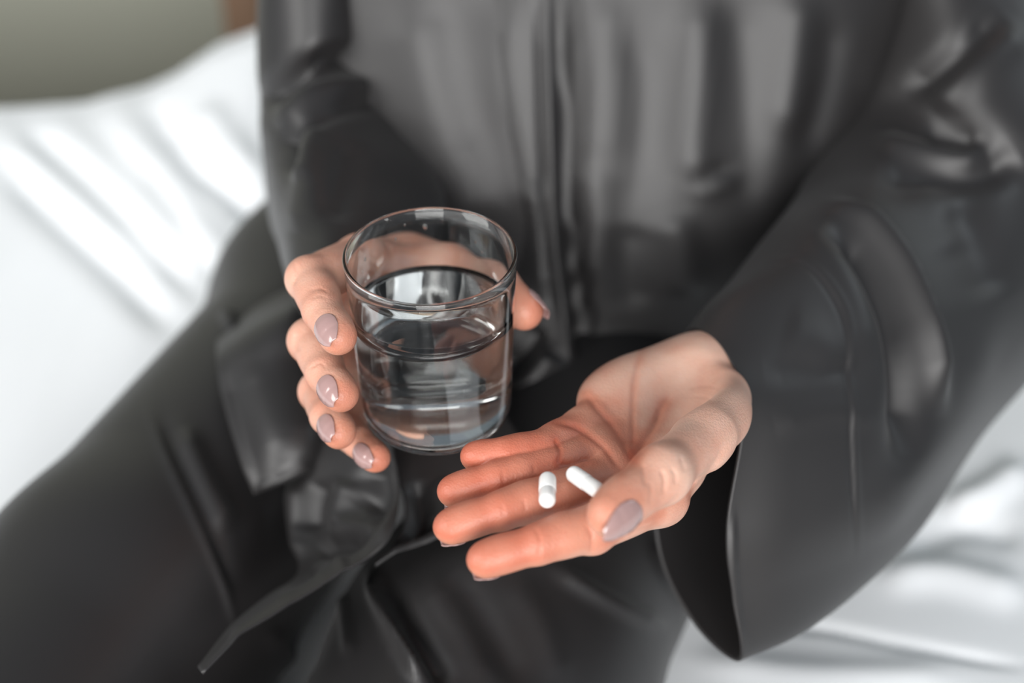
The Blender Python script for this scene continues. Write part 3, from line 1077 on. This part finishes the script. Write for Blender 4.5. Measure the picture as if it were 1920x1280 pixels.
rc = 0.95
arc = [(outer_r(rc) - rc + rc * math.sin(a), rc - rc * math.cos(a)) for a in np.linspace(0, math.pi / 2, 10)]
outer = [(0.001, 0.06), (1.2, 0.06), (2.0, 0.04), (2.35, 0.0)] + arc[1:] + [(outer_r(z), z) for z in np.linspace(1.4, G_H - 0.1, 10)]
rim = [(RO - TH / 2 + (TH / 2 + 0.012) * math.cos(a), G_H - 0.09 + 0.1 * math.sin(a)) for a in np.linspace(0.1, math.pi - 0.1, 12)]
ri = 0.55
in_arc = [(outer_r(BASE + ri) - TH - ri + ri * math.cos(a), BASE + ri - ri * math.sin(a)) for a in np.linspace(0, math.pi / 2, 8)]
inner = [(outer_r(z) - TH, z) for z in np.linspace(G_H - 0.1, BASE + ri + 0.2, 10)] + in_arc + [(1.2, BASE), (0.001, BASE)]
glass = empty('drinking_glass', PD(806, 475, 54.0) - np.array([0, 0, G_H]))
tag(glass, 'clear straight-sided glass tumbler half full of water, gripped on the left', 'glass')
Gg, gf = lathe(outer + rim + inner, 128)
link('tumbler', make_mesh('tumbler', place_glass(Gg), gf), GLASS, glass)

LEVEL = 6.32                                    # water height on the glass axis
wprof = [(0.001, BASE - 0.012), (1.2, BASE - 0.012)] + [(x + 0.012, z - 0.012) for x, z in in_arc[::-1]]
wprof += [(outer_r(z) - TH + 0.012, z) for z in np.linspace(BASE + ri + 0.2, LEVEL, 8)]
wtop = [(outer_r(LEVEL) - TH - q, LEVEL - 0.0 - d) for q, d in ((0.03, 0.045), (0.08, 0.075), (0.16, 0.095), (0.3, 0.1), (1.2, 0.1), (2.2, 0.1), (2.95, 0.1), (3.35, 0.1))]
wtop = [(max(x, 0.001), z) for x, z in wtop]
wtop[-1] = (0.001, LEVEL - 0.1)
Gw, wf = lathe(wprof + wtop, 128)
k0 = len(wprof) - 8
for j in range(k0, Gw.shape[0]):               # the surface stays level in the leaning glass
    wgt = min(1.0, (j - k0) / 7)
    Gw[j, :, 2] += -math.tan(TILT) * Gw[j, :, 1] * wgt
wo = link('water', make_mesh('water', place_glass(Gw), wf), WATER, glass)
wo['label'] = 'clear still water'


for ang, zz, rad in ((97, 8.05, 0.10), (112, 8.3, 0.05), (120, 7.7, 0.06), (84, 8.35, 0.04), (58, 7.6, 0.06), (52, 7.2, 0.05), (150, 7.5, 0.07), (155, 7.0, 0.05)):
    th = math.radians(ang)
    rin = outer_r(zz) - TH + 0.01
    prof = [(max(0.002, rad * math.sin(a)), rad * 0.6 * math.cos(a)) for a in np.linspace(0, math.pi, 9)]
    Gd, df = lathe(prof, 16)
    q = Gd.reshape(-1, 3)
    e_r, e_t = np.array([-math.cos(th), -math.sin(th), 0]), np.array([-math.sin(th), math.cos(th), 0])
    Vd = np.array([rin * math.cos(th), rin * math.sin(th), zz]) + q[:, 2:3] * e_r + q[:, 0:1] * e_t + q[:, 1:2] * np.array([0, 0, 1.5])
    link('water_droplet', make_mesh('water_droplet', place_glass(Vd), df[:, ::-1]), WATER, wo)


# ---------------------------------------------------------------- capsules
def capsule(label, c, axis, L=1.95, R=0.345):
    e = empty('capsule', c)
    tag(e, label, 'capsule', 'white capsules in the open palm')
    ax = frame(axis, (0.1, 0.2, 1))
    for nm, z0, z1, r in (('cap', -L / 2, 0.12, R), ('shell', 0.0, L / 2, R * 0.955)):
        prof = []
        if nm == 'cap':
            prof = [(r * math.sin(a), z0 + r - r * math.cos(a)) for a in np.linspace(0.01, math.pi / 2, 9)] + [(r, z1 - 0.03), (r - 0.012, z1), (r * 0.9, z1)]
        else:
            prof = [(r * 0.98, z0), (r, z0 + 0.02), (r, z1 - r)] + [(r * math.cos(a), z1 - r + r * math.sin(a)) for a in np.linspace(0.1, math.pi / 2 - 0.01, 9)]
        G, f = lathe(prof, 40)
        q = G.reshape(-1, 3)
        V = np.asarray(c) + q[:, 2:3] * ax[0] + q[:, 0:1] * ax[1] + q[:, 1:2] * ax[2]
        link(nm, make_mesh(nm, V, f), PILL, e)
    return e


pa, pb = PZ(1027, 896, 28.0), PZ(1026, 940, 28.1)
capsule('white capsule lying upright across the middle finger, nearer the fingertips', (pa + pb) / 2, pb - pa)
pa, pb = PZ(1072, 886, 27.9), PZ(1122, 920, 28.0)
capsule('white capsule tucked under the thumb tip, lying slanted', (pa + pb) / 2, pb - pa)

# ---------------------------------------------------------------- behind the bed
pb = PY(462, 15, 186)
post = empty('bed_post', (pb[0], 186, -50))
tag(post, 'brown wooden post standing against the sage wall behind the bed', 'post')
box('shaft', (pb[0] - 3, 183, -50), (pb[0] + 3, 189, 70), WOOD, post, bevel=0.6)
box('post_cap', (pb[0] - 4, 182, 70), (pb[0] + 4, 190, 73), WOOD, post, bevel=0.8)
